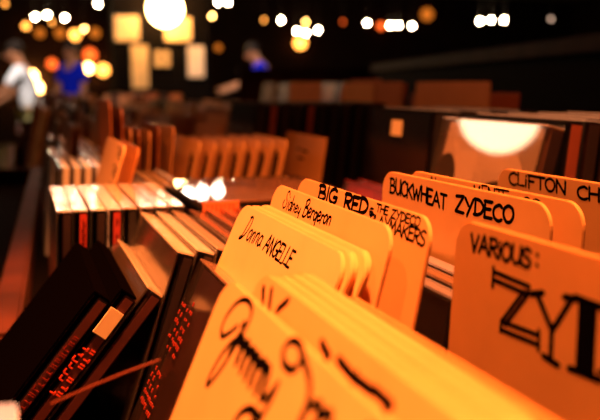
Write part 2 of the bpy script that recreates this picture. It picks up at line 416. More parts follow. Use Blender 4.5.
# the card with the big outlined letters ---------------------------------------
def outline_bar(bm, a, b, w, W, L, x0, s): 
    """two parallel pen lines from a to b"""
    d = (Vector(b) - Vector(a)).normalized(); n = Vector((-d.y, d.x)) * w / 2
    for q in (n, -n): strokes(bm, [l(tuple(Vector(a) + q), tuple(Vector(b) + q))], W, L, x0, s)
def l_various(bm, W, L, x0):
    write(bm, 'VARiOUS', 10.4, 10.2, 45.0, 9.6, 6.2, 5.8, W, L, x0, 1.5)
    strokes(bm, [l((47.6, 4.6), (47.9, 5.0)), l((47.9, 7.9), (48.1, 8.3))], W, L, x0, 1.5)
    S = 1.75
    outline_bar(bm, (26, 16.6), (45, 17.2), 2.8, W, L, x0, S)
    strokes(bm, [l((25.2, 13.6), (25.4, 20.6)), l((45, 15.9), (44.3, 19.0))], W, L, x0, 1.7)
    outline_bar(bm, (43.4, 18.6), (33.2, 31.2), 2.0, W, L, x0, S)
    outline_bar(bm, (32.0, 32.6), (51.2, 31.8), 3.0, W, L, x0, S)
    strokes(bm, [l((51.6, 28.6), (52.2, 35.0)), l((31.9, 30.6), (31.8, 34.6))], W, L, x0, 1.7)
    strokes(bm, [l((49.2, 17.2), (57.2, 26.2)), l((65.0, 15.4), (58.2, 26.2)), l((57.6, 25.6), (58.3, 36.0)), l((46.4, 18.0), (52.0, 16.2)), l((61.8, 15.0), (67.0, 14.6)), l((54.6, 36.0), (62.0, 36.8))], W, L, x0, 2.3)
    strokes(bm, [l((69.4, 14.4), (70.6, 35)), l((71.4, 14.4), (72.6, 35)), l((73.4, 14.4), (74.6, 35)), l((75.0, 14.4), (76.2, 35))], W, L, x0, 2.5)
    strokes(bm, [l((66.6, 14.0), (79, 14.2)), l((66.8, 36.0), (80, 35.2))], W, L, x0, 2.4)
    strokes(bm, [c((79, 14.2), (87, 17), (90.5, 24), (88.5, 32), (80, 35.2)), c((79, 17), (85, 19), (87.6, 24), (86, 30), (79, 33))], W, L, x0, 1.6)
    # E C O, beyond the picture's edge, lettered the same way
    strokes(bm, [l((97, 14.5), (97.5, 35.5)), l((99, 14.5), (99.5, 35.5)), l((95.5, 14.5), (109, 14.2)), l((98, 24.5), (106, 24.3)), l((95.5, 35.6), (110, 35)), l((109, 13), (109, 18)), l((110, 31), (110, 36))], W, L, x0, 1.4)
    strokes(bm, [c((126, 18), (120, 13.6), (114.5, 19), (114, 27), (118, 34), (127, 33)), c((137, 14), (131, 19), (131.4, 30), (137, 35), (142, 29), (142, 19), (137, 14))], W, L, x0, 1.7)
divider('dim orange divider card at right, big outlined capital lettering under one small word', .1520, .2600, -.0490, 2.6, 2.5, W=.146, letter=l_various, color=(.93, .86, .78))  # slightly darker, oranger tint stands in for shade on this card

# the row behind ---------------------------------------------------------------
def l_donna(bm, W, L, x0):
    write(bm, ['D_', 'o', 'n', 'n', 'a'], 18.5, 18.0, 53, 15.0, 12.5, 9.0, W, L, x0, 1.35, .12)
    write(bm, 'ANGELLE', 57.5, 16.2, 97.5, 16.6, 8.0, 7.4, W, L, x0, 1.4, .15)
divider('tan divider card in sharp focus with a thin black two-word name, heading a tight pack', .1122, .420, -.0635, 24, .6, letter=l_donna, t=.0018)
for i, (x, yn, z) in enumerate(((.1146, .4165, -.0632), (.1172, .4195, -.0638), (.1198, .4150, -.0630), (.1224, .4185, -.0636))):
    divider(['second', 'third', 'fourth', 'fifth and last'][i] + ' blank tan card of the pack headed by the sharp thin-lettered card', x, yn, z, 24, .6, t=.0018, group='pack behind the sharp card', color=(1, .98, .93))
def l_sidney(bm, W, L, x0):
    write(bm, ['S_', 'i', 'd', 'n', 'e', 'y'], 20.5, 11.2, 48, 10.8, 9.0, 6.5, W, L, x0, 1.15, .15)
    write(bm, ['B_', 'e', 'r', 'g', 'e', 'r', 'o', 'n'], 51.5, 10.8, 88.5, 9.8, 8.4, 7.6, W, L, x0, 1.3, .12)
divider('tan divider card with a slim two-word script name, behind the sharp pack of cards', .1310, .420, -.0535, 15, .3, letter=l_sidney, W=.1495)
def l_bigred(bm, W, L, x0):
    write(bm, 'BIG', 32, 8.3, 58, 7.6, 7.2, 7.0, W, L, x0, 2.1)
    write(bm, 'RED', 66, 8.6, 93.5, 7.2, 7.6, 6.6, W, L, x0, 2.1)
    write(bm, '&', 94.6, 7.6, 100, 7.4, 4.6, 4.6, W, L, x0, 1.0)
    write(bm, 'THE ZYDECO', 101.5, 4.6, 142, 5.2, 3.5, 3.9, W, L, x0, .95)
    write(bm, 'PLAYMAKERS', 97, 10.8, 148.5, 11.6, 4.6, 5.8, W, L, x0, 1.2)
divider('tan divider card with thick black capitals, small two-line capitals at its near end', .1450, .420, -.0505, 11, .8, letter=l_bigred, W=.1515, color=(.97, .92, .86))
def l_buck(bm, W, L, x0):
    write(bm, 'BUCKWHEAT', 9.2, 11.6, 68.5, 13.4, 8.2, 7.2, W, L, x0, 1.6)
    write(bm, 'ZYDECO', 76.5, 12.6, 123, 12.0, 7.6, 7.6, W, L, x0, 1.8)
divider('wide tan divider card in focus with one long line of bold black capitals', .1960, .420, -.0485, 1.5, 3.2, letter=l_buck, color=(.93, .88, .82))
def l_al(bm, W, L, x0):
    write(bm, 'AL', 23, 6.2, 34, 6.4, 5.0, 5.0, W, L, x0, .9)
    write(bm, 'MENTE', 66, 6.4, 96, 6.2, 5.2, 5.2, W, L, x0, 1.0)
    write(bm, 'CO', 105, 6.9, 120, 6.6, 4.4, 4.4, W, L, x0, 1.0)
divider('tan divider card behind the bold capitals card, only letter tops showing', .2110, .417, -.0485, 1.5, 2.7, letter=l_al, color=(.97, .92, .86))
def l_clif(bm, W, L, x0):
    write(bm, 'CLiFTON', 11.6, 8.8, 62.5, 9.2, 7.2, 7.2, W, L, x0, 1.6)
    write(bm, 'CHENiER', 70.5, 10.0, 124, 9.8, 6.8, 6.8, W, L, x0, 1.6)
divider('rearmost tan divider card at the right, black capitals cut off by the right edge', .2725, .420, -.0495, -3, 3, letter=l_clif, color=(.93, .88, .82))

# ------------------------------------------------------------------ disc cases
CT = .0104
def case_parts(W, L, T, lm='lidtop'):
    tr = bmesh.new(); box(tr, .0042, T, -W / 2, W / 2, 0, L - .0014, .0006)
    for k in range(14):                                   # ribbed hinge strip
        z = .008 + k * (L - .016) / 13; box(tr, .0036, .0044, W / 2 - .012, W / 2 - .003, z - .0018, z + .0018)
    tray = to_mesh(tr, 'tray', [M['tray']])
    b = bmesh.new()
    box(b, 0, .0011, -W / 2, W / 2, 0, L - .0012, .0003)
    box(b, .0003, T - .0002, -W / 2, W / 2, L - .0012, L, .0003, 1); box(b, .0011, .0041, -W / 2, W / 2, 0, .0012, .0003)
    lid = to_mesh(b, 'lid', [M[lm], M['frost' if lm != 'matt' else 'matt']])
    b = bmesh.new(); box(b, .0013, .0026, -W / 2 + .004, W / 2 - .012, .003, L - .003); pr = to_mesh(b, 'booklet', [M['print']])
    sp = []
    for s in (-1, 1):
        b = bmesh.new(); y = s * W / 2
        box(b, .0050, T - .0008, min(y, y + s * .0003), max(y, y + s * .0003), .003, L - .003); sp.append(to_mesh(b, 'spine_label', [M['spine']]))
    return tray, lid, pr, sp
SMALL = case_parts(.142, .125, CT); TALL = case_parts(.142, .186, .0145)
MATT = case_parts(.142, .125, CT, 'matt')
GLINT = case_parts(.142, .125, CT, 'lid')
GLOSSY = case_parts(.142, .186, .0145, 'wrap')
def flat_case(W, L, T):
    b = bmesh.new(); box(b, .0042, T, -W / 2, W / 2, 0, L, .0006, 0); box(b, 0, .0040, -W / 2, W / 2, 0, L, .0004, 1)
    return to_mesh(b, 'disc_case', [M['tray'], M['lidtop']])
FARCASE = flat_case(.142, .125, CT)
DARK = [(.005, .003, .003), (.010, .003, .002), (.004, .004, .005), (.014, .005, .003), (.003, .0025, .0025)]
PALE = [(.8, .7, .55), (.7, .62, .6), (.75, .5, .25), (.6, .35, .15), (.85, .8, .8), (.45, .2, .08)]
SPN = [(.02, .006, .004), (.05, .008, .005), (.25, .02, .01), (.01, .006, .006), (.012, .01, .01)]
def case(label, x, ymid, lean, ztop=None, yaw=0, tall=False, tray=None, lidc=None, book=None, spine=None, group=None, far=False):
    """jewel case standing in the bin, its front leaning back by `lean` degrees; ztop None = resting on the bin floor"""
    T, L = (.0145, .186) if tall in (True, 'glossy') else (CT, .125)
    zt = FLOOR - H + T * math.sin(R(lean)) + L * math.cos(R(lean)) + .0003 if ztop is None else ztop
    tray = tray or random.choice(DARK); lidc = lidc or random.choice(PALE); book = book or random.choice(PALE + DARK); spine = spine or random.choice(SPN)
    if far:
        o = link('disc_case', FARCASE, None, lidc); tag(o, label, 'disc case', group); place_top(o, x, ymid, zt, lean, yaw, L); return o
    o = empty('tall_disc_case' if tall in (True, 'glossy') else 'disc_case', (0, 0, 0)); tag(o, label, 'disc case', group)
    place_top(o, x, ymid, zt, lean, yaw, L)
    t, ld, pr, sp = GLINT if tall == 'glint' else MATT if tall == 'matt' else GLOSSY if tall == 'glossy' else TALL if tall else SMALL
    link('tray', t, o, tray); link('lid', ld, o, lidc); link('booklet', pr, o, book)
    for s in sp: link('spine_label', s, o, spine)
    return o
def glyph_marks(bm, y, x0, x1, z0, z1, n, s):
    """rows of tiny unreadable print down a spine (plane y = const, facing -Y)"""
    rnd = random.Random(n)
    for k in range(n):
        z = z0 + (z1 - z0) * (k + .5) / n; h = (z1 - z0) / n * .36
        if rnd.random() < .12: continue
        xa = x0 + (x1 - x0) * rnd.uniform(0, .25); xb = x1 - (x1 - x0) * rnd.uniform(0, .25)
        for a, b, cc, d in rnd.choice([((xa, z, xb, z), (xa, z + h, xb, z + h)), ((xa, z, xb, z), (xa, z, xa, z + h * 1.8)), ((xa, z, xb, z + h), (xb, z - h * .5, xb, z + h))]):
            if abs(cc - a) > abs(d - b): box(bm, min(a, cc), max(a, cc), y - .0003, y, b - s / 2, b + s / 2)
            else: box(bm, a - s / 2, a + s / 2, y - .0003, y, min(b, d), max(b, d))

# third row from the lens: cases leaning far back, then a steeper bright-topped cluster
YC = COLS['C']
names_c = ['dark steeply leaning case nearest the aisle in the slanted left row', 'dark leaning case with cream sticker and red print on its near edge', 'leaning case with bright lamp glints on its open-looking top']
ccs = []
for i, (x, nm) in enumerate(zip((.0315, .0455, .0595), names_c)):
    ccs.append(case(nm, x, YC, 39, group='leaning cases at the left', spine=(.07, .01, .005), lidc=(.0012, .0006, .0005) if i < 2 else (.7, .5, .3), book=(.03, .008, .004), tall='matt' if i < 2 else False))
for i, x in enumerate((.0755, .0867, .0979)):
    case('bright-topped leaning case, %s of the three left of the thin-lettered card' % ordinal(i), x, YC, 18, group='leaning cases at the left', lidc=[(.8, .6, .4), (.75, .65, .5), (.5, .32, .2)][i], book=(.03, .008, .004))
for i in range(5):
    case('dim disc case behind the pack headed by the thin-lettered card, %s back' % ordinal(i), .1105 + i * .0115, YC, 18, lidc=(.25, .1, .05), book=(.03, .008, .004), group='dim cases behind the sharp pack')
YB = COLS['B'] + .0015
redcase = case('dark case with red print on its face, touching the thin-lettered card', .0875, YB, 25, lidc=(.3, .15, .08), book=(.03, .006, .004))
bm = bmesh.new()
rnd = random.Random(5)
for r_ in range(14):
    for q_ in range(9):
        z = .104 - r_ * .0046; y = .066 - q_ * .0032
        if rnd.random() < .6 and r_ not in (7, 8): box(bm, -.0003, 0, y - .0010, y + .0010, z - rnd.uniform(.0003, .0016), z + rnd.uniform(.0003, .0012))
link('red_print', to_mesh(bm, 'red_print', [M['dimred']]), redcase)
# stickers and print on the near ends
def on_end(o, name, m, fn, color=None):
    bm = bmesh.new(); fn(bm); return link(name, to_mesh(bm, name, [m]), o, color)
on_end(ccs[1], 'sticker', M['cream'], lambda bm: box(bm, .0016, .0096, -.0722, -.0713, .098, .114))
on_end(ccs[1], 'red_print', M['redink'], lambda bm: (glyph_marks(bm, -.0714, .0020, .0055, .058, .090, 8, .0009), glyph_marks(bm, -.0714, .0062, .0098, .058, .090, 7, .0009)))
on_end(ccs[0], 'red_print', M['dimred'], lambda bm: glyph_marks(bm, -.0714, .0054, .0094, .02, .10, 22, .0005))
# cases seen between the thick-capitals card and the long-line card
for i in range(3):
    case('dark case with a pale scuffed top, %s back from the thick-capitals card' % ordinal(i), .1605 + i * .0112, YB, 8 - i, group='cases between the two capital-lettered cards', book=(.01, .004, .003), lidc=[(.2, .16, .16), (.16, .08, .04), (.28, .24, .26)][i], tray=(.006, .005, .005))
# a few cases behind the rearmost card
for i in range(3):
    case('case standing behind the rearmost tan card, %s back' % ordinal(i), .300 + i * .0125, YB, 7, group='cases behind the rearmost card')

# pale case lying on its long edge at the near left corner
for i in range(3):
    case('pale blue-white case at the lower left corner, %s' % ['nearest the aisle', 'in the middle', 'furthest from the aisle'][i], -.0385 + i * .0116, .150, 3, lidc=[(.3, .4, .7), (.2, .25, .4), (.35, .45, .8)][i], tray=(.5, .55, .7), spine=(.6, .65, .9), group='pale cases at the lower left corner')  # bluish lid tints stand in for white light on the tops

# third column: the row of bright tops
YD = COLS['D']
xc = .0190
cc = []
for i in range(8):
    cc.append(case('bright-topped disc case, %s from the aisle in the upright row at left' % ordinal(i), xc, YD, 3, group='bright-topped upright row at left',
                   lidc=[(.85, .75, .65), (.9, .8, .6), (.95, .85, .65), (.85, .85, .9), (.75, .5, .3), (.7, .55, .4), (.6, .4, .25), (.7, .6, .5)][i],
                   spine=[(.02, .006, .005), (.45, .03, .012), (.02, .006, .004), (.4, .025, .012), (.012, .006, .004), (.02, .006, .004), (.05, .01, .006), (.02, .005, .004)][i]))
    xc += .0108 + (.0012 if i in (1, 4) else 0)
for k in (1, 3):
    on_end(cc[k], 'spine_lettering', M['black'], lambda bm: glyph_marks(bm, -.0715, .0062, .0088, .012, .118, 34 if k == 1 else 20, .0004))
def lying(label, x, y, z, lidc, book, group=None, glint=False):
    o = case(label, 0, 0, 0, lidc=lidc, book=book, group=group, tall='glint' if glint else False); o.rotation_euler = (0, R(90), 0); o.location = (x, y, z); return o
for k in range(10):
    lying('lying case in the stack under the glinting flat case, %s from the bottom' % ordinal(k), .1170 + .001 * (k % 3), YD, FLOOR + .0115 * (k + 1), (.25, .1, .05), (.05, .015, .008), 'stack of lying cases')
o = lying('glossy flat-lying case reflecting lamp glints, orange sticker on its near end', .1175, YD, FLOOR + .0115 * 11 + .0005, (.25, .12, .06), (.2, .08, .035), glint=True)
on_end(o, 'orange_sticker', M['sticker'], lambda bm: box(bm, .0004, .0100, -.0722, -.0713, .003, .030))
on_end(o, 'sticker_print', M['redink'], lambda bm: [box(bm, .0020, .0080, -.0725, -.0721, .006 + k * .0032, .0070 + k * .0032) for k in range(7)])
for i in range(2):
    case('dark red case reclining between the sharp cards and the black tall cases, %s' % ['front one', 'rear one'][i], .290 + i * .014, YD, 20, group='reclining red cases', lidc=(.35, .03, .015), book=(.3, .015, .01), tray=(.2, .012, .008))
# tall cases at the back
YT = .5365
refl = case('broad glossy case with a large white lamp reflection across its face', .3350, YT - .008, 14, tall='glossy', lidc=(.45, .3, .18), book=(.55, .34, .20), tray=(.05, .02, .012))
bm = bmesh.new()
for y, z, ry, rz in ((.050, .135, .017, .022), (-.030, .112, .036, .030)):
    vs = [bm.verts.new((.00122, y + ry * math.cos(2 * PI * k / 40), z + rz * math.sin(2 * PI * k / 40))) for k in range(40)]
    bm.faces.new(vs)
link('cover_print', to_mesh(bm, 'cover_print', [plain('dark_brown_print', (.02, .006, .003), .6, .1)]), refl)
def tall_row(y, x0, n, pitch, lean, word, grp):
    r_ = []
    for i in range(n):
        r_.append(case('tall black case, %s %s' % (ordinal(i), word), x0 + i * pitch, y, lean, tall=True, group=grp, tray=random.choice(DARK), lidc=[(.03, .025, .03), (.45, .46, .55), (.02, .012, .012), (.5, .5, .6)][i % 4], book=random.choice([(.012, .008, .007), (.03, .01, .006), (.01, .01, .012)]), spine=random.choice([(.02, .008, .006), (.25, .05, .02), (.015, .01, .01)])))  # pale bluish lids stand in for white light along the tops
    return r_
tall_row(YT, .3560, 8, .0155, 6, 'behind the broad glossy case', 'tall cases behind the glossy case')
row2 = tall_row(.749, .3660, 7, .0165, 5, 'back in the second block of tall black cases', 'second block of tall cases')
tall_row(COLS['G'], .2900, 11, .0175, 6, 'back in the third block of tall black cases', 'third block of tall cases')

on_end(row2[0], 'price_sticker', M['cream'], lambda bm: box(bm, -.0004, .0002, -.012, .012, .158, .174))
# fourth and further columns, blurred
YE = COLS['E']; E0 = YE + .0735; YF = COLS['F']; F0 = YF + .0735
divider('slanting tan card with dark writing down its edge, left of the blurred fan', .0840, E0, -.0525, 17, 0, letter=lambda bm, W, L, x0: [write(bm, 'THE', 108, 12 + 17 * k, 140, 13 + 17 * k, 8, 8, W, L, x0, 2.2) for k in range(4)])
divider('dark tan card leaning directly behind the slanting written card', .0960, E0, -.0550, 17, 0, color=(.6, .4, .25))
for i in range(3):
    case('low disc case before the blurred fan of cards, %s' % ordinal(i), .1085 + i * .0112, YE, 18, group='low cases before the fan')
for i in range(7):
    divider('tan card in the blurred fan of cards at centre, %s from its left end' % ordinal(i), .1830 + i * .0166, F0, -.0612 - .0009 * (i % 2), 14 + (i % 3), 0, color=[(1, .92, .8), (.95, .85, .75), (.9, .8, .7)][i % 3], group='blurred fan of tan cards',
            letter=lambda bm, W, L, x0: strokes(bm, [l((112 + k * 5, 14 + 2 * k), (116 + k * 5, 62)) for k in range(4)], W, L, x0, 4.5))  # plain thick dark bars towards each card's near end
divider('single darker tan card standing right of the blurred fan', .3290, F0, -.0600, 9, 0, color=(.85, .7, .55), r=.003, letter=lambda bm, W, L, x0: strokes(bm, [l((52, 20), (62, 18)), l((70, 20), (92, 21)), l((60, 30), (82, 30))], W, L, x0, 2.6))
for i in range(5):
    case('low dark disc case in front of the single darker tan card, %s' % ordinal(i), .250 + i * .0150, YE, 40, group='low cases before the darker tan card', lidc=(.2, .09, .05))

def fill(col, xs, xe, seed, groupname, where):
    rnd = random.Random(seed); x = xs; n = 0; ncard = 0
    while x < xe:
        if rnd.random() < .26:
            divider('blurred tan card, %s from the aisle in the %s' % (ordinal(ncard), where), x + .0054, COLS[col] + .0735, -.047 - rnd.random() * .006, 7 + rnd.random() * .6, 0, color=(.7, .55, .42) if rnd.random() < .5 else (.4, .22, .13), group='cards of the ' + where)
            x += .0074; ncard += 1
        else:
            case('blurred disc case, %s from the aisle in the %s' % (ordinal(n), where), x, COLS[col], 7, far=True, lidc=rnd.choice(PALE), group='cases of the ' + where, tray=rnd.choice(DARK)); n += 1
            x += .0115
for i in range(5):
    case('blurred disc case in the further bright row, %s from the aisle' % ordinal(i), .034 + i * .0112, YF, 4, far=True, group='further bright row', lidc=random.choice(PALE))
for i, (x, z, ln) in enumerate(((.108, -.046, 3), (.1165, -.047, 3), (.128, -.049, 4), (.1375, -.044, 3), (.1540, -.0445, 6))):
    divider('blurred upright tan card with a bright near edge, %s behind the fan' % ordinal(i), x, F0, z, ln, 0, group='upright cards behind the fan', color=[(.75, .6, .5), (.4, .2, .1)][i % 2])
divider('tall narrow tan header card seen edge-on, left of the slanting written card', .0870, F0, -.0165, 0, 0, color=(.7, .4, .25))
divider('tall reddish header card behind the slanting written card', .0990, F0, -.024, 0, 0, color=(.55, .28, .16))
fill('G', .03, .25, 11, 'g', 'seventh row along the bin')
fill('I', .044, .47, 14, 'i', 'eighth row along the bin')
fill('J', .04, .47, 12, 'j', 'ninth row along the bin')
fill('K', .060, .46, 13, 'k', 'last row along the bin')
# cards on the far side of the centre board, seen from behind
for i, (x, yn, W, z, cl) in enumerate(((.555, 1.078, .20, .0045, (.8, .6, .45)), (.56, 1.232, .10, .005, (.7, .45, .3)), (.568, 1.225, .09, .003, (.5, .25, .15)), (.56, 1.380, .140, .004, (.95, .85, .8)), (.575, 1.377, .135, .010, (.55, .3, .18)), (.56, 1.69, .2, .006, (.85, .6, .4)))):
    divider(['broad dim tan card beyond the black tall cases, directly left of the black rack', 'narrow dim card beyond the tall cases, next to the broad one', 'dark narrow card behind the narrow dim one', 'pale greyish card beyond the tall cases',
             'dark brown card behind the pale greyish one', 'orange-brown card at the left end of the cards beyond the tall cases'][i], x, yn, z, 3, 0, W=W, color=cl, r=.004, group=None)
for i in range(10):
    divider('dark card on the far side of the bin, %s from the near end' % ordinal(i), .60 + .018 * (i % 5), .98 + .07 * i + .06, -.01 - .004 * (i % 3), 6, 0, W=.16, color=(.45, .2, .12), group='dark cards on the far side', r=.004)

# thin wire across the nearest column, standing in for a plastic divider's edge
bm = bmesh.new()
pw = [Vector(p) for p in ((.0045, .268, H - .1055), (.017, .2675, H - .1010), (.029, .267, H - .0972), (.041, .2665, H - .0938))]
for a, b in zip(pw, pw[1:]):
    d = b - a; m4 = Matrix.Translation((a + b) / 2) @ d.to_track_quat('Z', 'Y').to_matrix().to_4x4()
    q = bmesh.new(); bmesh.ops.create_cone(q, cap_ends=True, segments=8, radius1=.00035, radius2=.00035, depth=d.length); merge(bm, q, 0, m4)
tag(link('divider_strip', to_mesh(bm, 'divider_strip', [plain('reddish_strip', (.16, .03, .012), .5, .2)])), 'thin reddish wire crossing the dark gap at lower left', 'divider_strip')

# ------------------------------------------------------------------ tall dark rack on the right
def board_between(name, a, b, z0, z1, t, m, parent=None):
    a, b = Vector(a), Vector(b); d = b - a; L = d.length
    bm = bmesh.new(); box(bm, -L / 2, L / 2, -t / 2, t / 2, z0, z1, min(t, z1 - z0) * .12)
    o = link(name, to_mesh(bm, name, [m]), parent)
    o.rotation_euler = (0, 0, math.atan2(d.y, d.x)); o.location = ((a.x + b.x) / 2, (a.y + b.y) / 2, 0)
    return o
A_, B_ = Vector((.93, .92)), Vector((1.53, 3.39)); mid = (A_ + B_) / 2; ang = math.atan2(*(B_ - A_).yx)
rk = empty('tall_rack', (mid.x, mid.y, 0), (0, 0, ang)); tag(rk, 'tall black rack at right with a brown top rail slanting away', 'rack')
Lr = (B_ - A_).length
for nm, x0, x1, y0, y1, z0, z1, m in (('back_panel', -Lr / 2, Lr / 2, -.02, 0, .05, H + .06, 'black'), ('top_rail', -Lr / 2 - .01, Lr / 2 + .01, -.045, .012, H + .06, H + .092, 'rackwood'),
                                     ('shelf', -Lr / 2, Lr / 2, -.32, -.02, .82, .84, 'black'), ('shelf', -Lr / 2, Lr / 2, -.32, -.02, .42, .44, 'black'), ('base', -Lr / 2, Lr / 2, -.34, .01, 0, .05, 'black'),
                                     ('end_post', -Lr / 2 - .02, -Lr / 2, -.34, .01, 0, H + .06, 'black'), ('end_post', Lr / 2, Lr / 2 + .02, -.34, .01, 0, H + .06, 'black')):
    bm = bmesh.new(); box(bm, x0, x1, y0, y1, z0, z1, .002); link(nm, to_mesh(bm, nm, [M[m]]), rk)

# ------------------------------------------------------------------ bins further off with record sleeves
def sleeve_mesh(W, L, T):
    b = bmesh.new(); box(b, 0, T, -W / 2, W / 2, 0, L, .0008); return to_mesh(b, 'record_sleeve', [M['print']])
SLEEVE = sleeve_mesh(.31, .31, .012)
SCOL = [(.5, .25, .1), (.35, .12, .04), (.6, .35, .15), (.12, .03, .015), (.04, .015, .01), (.2, .07, .03), (.7, .45, .3), (.02, .01, .008)]
def far_bin(x0, x1, y0, y1, fz, label, where, seed, step=.075):
    rnd = random.Random(seed)
    record_bin('record_bin', x0, x1, y0, y1, fz, .10, .14, label)
    y = y0 + .20; row = 0; n = 0
    while y < y1 - .17:
        for side in (0, 1):
            x = (x0 + .04) if side == 0 else ((x0 + x1) / 2 + .03)
            xe = ((x0 + x1) / 2 - .10) if side == 0 else (x1 - .12)
            while x < xe:
                o = link('record_sleeve', SLEEVE, None, rnd.choice(SCOL))
                tag(o, 'blurred record sleeve leaning among the others in the %s' % where, 'record sleeve', 'sleeves in the ' + where)
                ln = 10 + rnd.random() * 8; lf = .31 * math.cos(R(ln)); o.rotation_euler = (0, R(ln), 0); o.location = (x, y, fz + .012 * math.sin(R(ln)) + .001)
                x += step * (.8 + .5 * rnd.random()); n += 1
        y += .335
far_bin(-.05, .95, 2.25, 3.85, H - .37, 'dark record bin standing next along the aisle behind the near bin', 'next bin along the aisle', 21)
far_bin(-.02, 1.0, 4.6, 6.3, H - .36, 'dark record bin third along the aisle', 'third bin along the aisle', 22)
far_bin(1.95, 3.0, 4.2, 7.2, H - .29, 'dark record bin in the next aisle under the row of lamps', 'bin in the next aisle', 23, .11)
far_bin(-1.35, -.55, 5.2, 6.9, H - .42, 'brown record bin across the aisle at the far left', 'bin across the aisle', 24, .12)
rk2 = empty('browser_stand', (3.0, 8.05, 0)); tag(rk2, 'low brown browser stand in front of the person in blue bending over', 'stand')
for nm, q, m in (('cabinet', (-.9, .9, -.25, .25, 0, .9), 'black'), ('front_board', (-.95, .95, -.28, -.25, .6, H + .12), 'rackwood'), ('top_rail', (-.95, .95, -.3, -.2, H + .12, H + .165), 'rackwood')):
    bm = bmesh.new(); box(bm, *q, .004); link(nm, to_mesh(bm, nm, [M[m]]), rk2)

# ------------------------------------------------------------------ pillar with posters and glowing globe
slab('trim_1', 1.34, 2.78, 12.32, 12.9, 0, RZ, M['black'])
def poster(label, x0, x1, z0, z1, m, pane=False, yy=12.30):
    o = empty('poster', ((x0 + x1) / 2, yy, H + (z0 + z1) / 2)); tag(o, label, 'poster')
    w, h = x1 - x0, z1 - z0
    bm = bmesh.new(); box(bm, -w / 2, w / 2, -.006, .006, -h / 2, h / 2, .002); link('sheet', to_mesh(bm, 'sheet', [m]), o)
    bm = bmesh.new()
    for s in (-1, 1):
        box(bm, s * w / 2 - .012, s * w / 2 + .012, -.012, .012, -h / 2 - .012, h / 2 + .012); box(bm, -w / 2, w / 2, -.012, .012, s * h / 2 - .012, s * h / 2 + .012)
    if pane:
        box(bm, -.012, .012, -.012, .012, -h / 2, h / 2); box(bm, -w / 2, w / 2, -.012, .012, -.012, .012)
    link('frame', to_mesh(bm, 'frame', [M['blackmetal']]), o)
poster('large orange poster upper left of the glowing globe on the pillar', 1.350, 1.730, .64, 1.02, M['poster'])
poster('bright tan poster just right below the glowing globe', 2.09, 2.511, .648, 1.02, M['poster'])
poster('tall tan poster lower left on the pillar', 1.578, 1.85, -.06, .60, M['poster'])
poster('small crossed-pane poster in the middle of the pillar', 1.92, 2.18, .27, .52, M['poster'], True)
poster('pale pinkish upright poster at the lower right of the pillar', 2.43, 2.70, .11, .602, M['posterpink'])

def pendant(x, y, z, m, r, label, name='pendant_bulb', group=None):
    o = empty(name, (x, y, H + z)); tag(o, label, 'lamp', group)
    bm = bmesh.new(); ball(bm, r, seg=20, sc=(1, 1, 1.12)); link('bulb', to_mesh(bm, 'bulb', [M[m]]), o)
    bm = bmesh.new(); cyl(bm, r * .5, r * .42, r * .95, r * 2.0, 16); link('socket', to_mesh(bm, 'socket', [M['blackmetal']]), o)
    bm = bmesh.new(); cyl(bm, .006, .006, r * 2.0, RZ - H - z, 8); link('cord', to_mesh(bm, 'cord', [M['blackmetal']]), o)
    return o
def sconce(x, z, m, r, label, y=16.85):
    o = empty('wall_lamp', (x, RY1, H + z)); tag(o, label, 'lamp')
    bm = bmesh.new(); ball(bm, r, (0, -.13 - r * .3, 0), seg=20); link('globe', to_mesh(bm, 'globe', [M[m]]), o)
    bm = bmesh.new(); box(bm, -.05, .05, -.02, -.001, -.08, .08, .005); link('wall_plate', to_mesh(bm, 'wall_plate', [M['blackmetal']]), o)
    bm = bmesh.new(); box(bm, -.012, .012, -.13 - r * .3 + r * .9, -.02, -.012, .012); link('arm', to_mesh(bm, 'arm', [M['blackmetal']]), o)
    return o
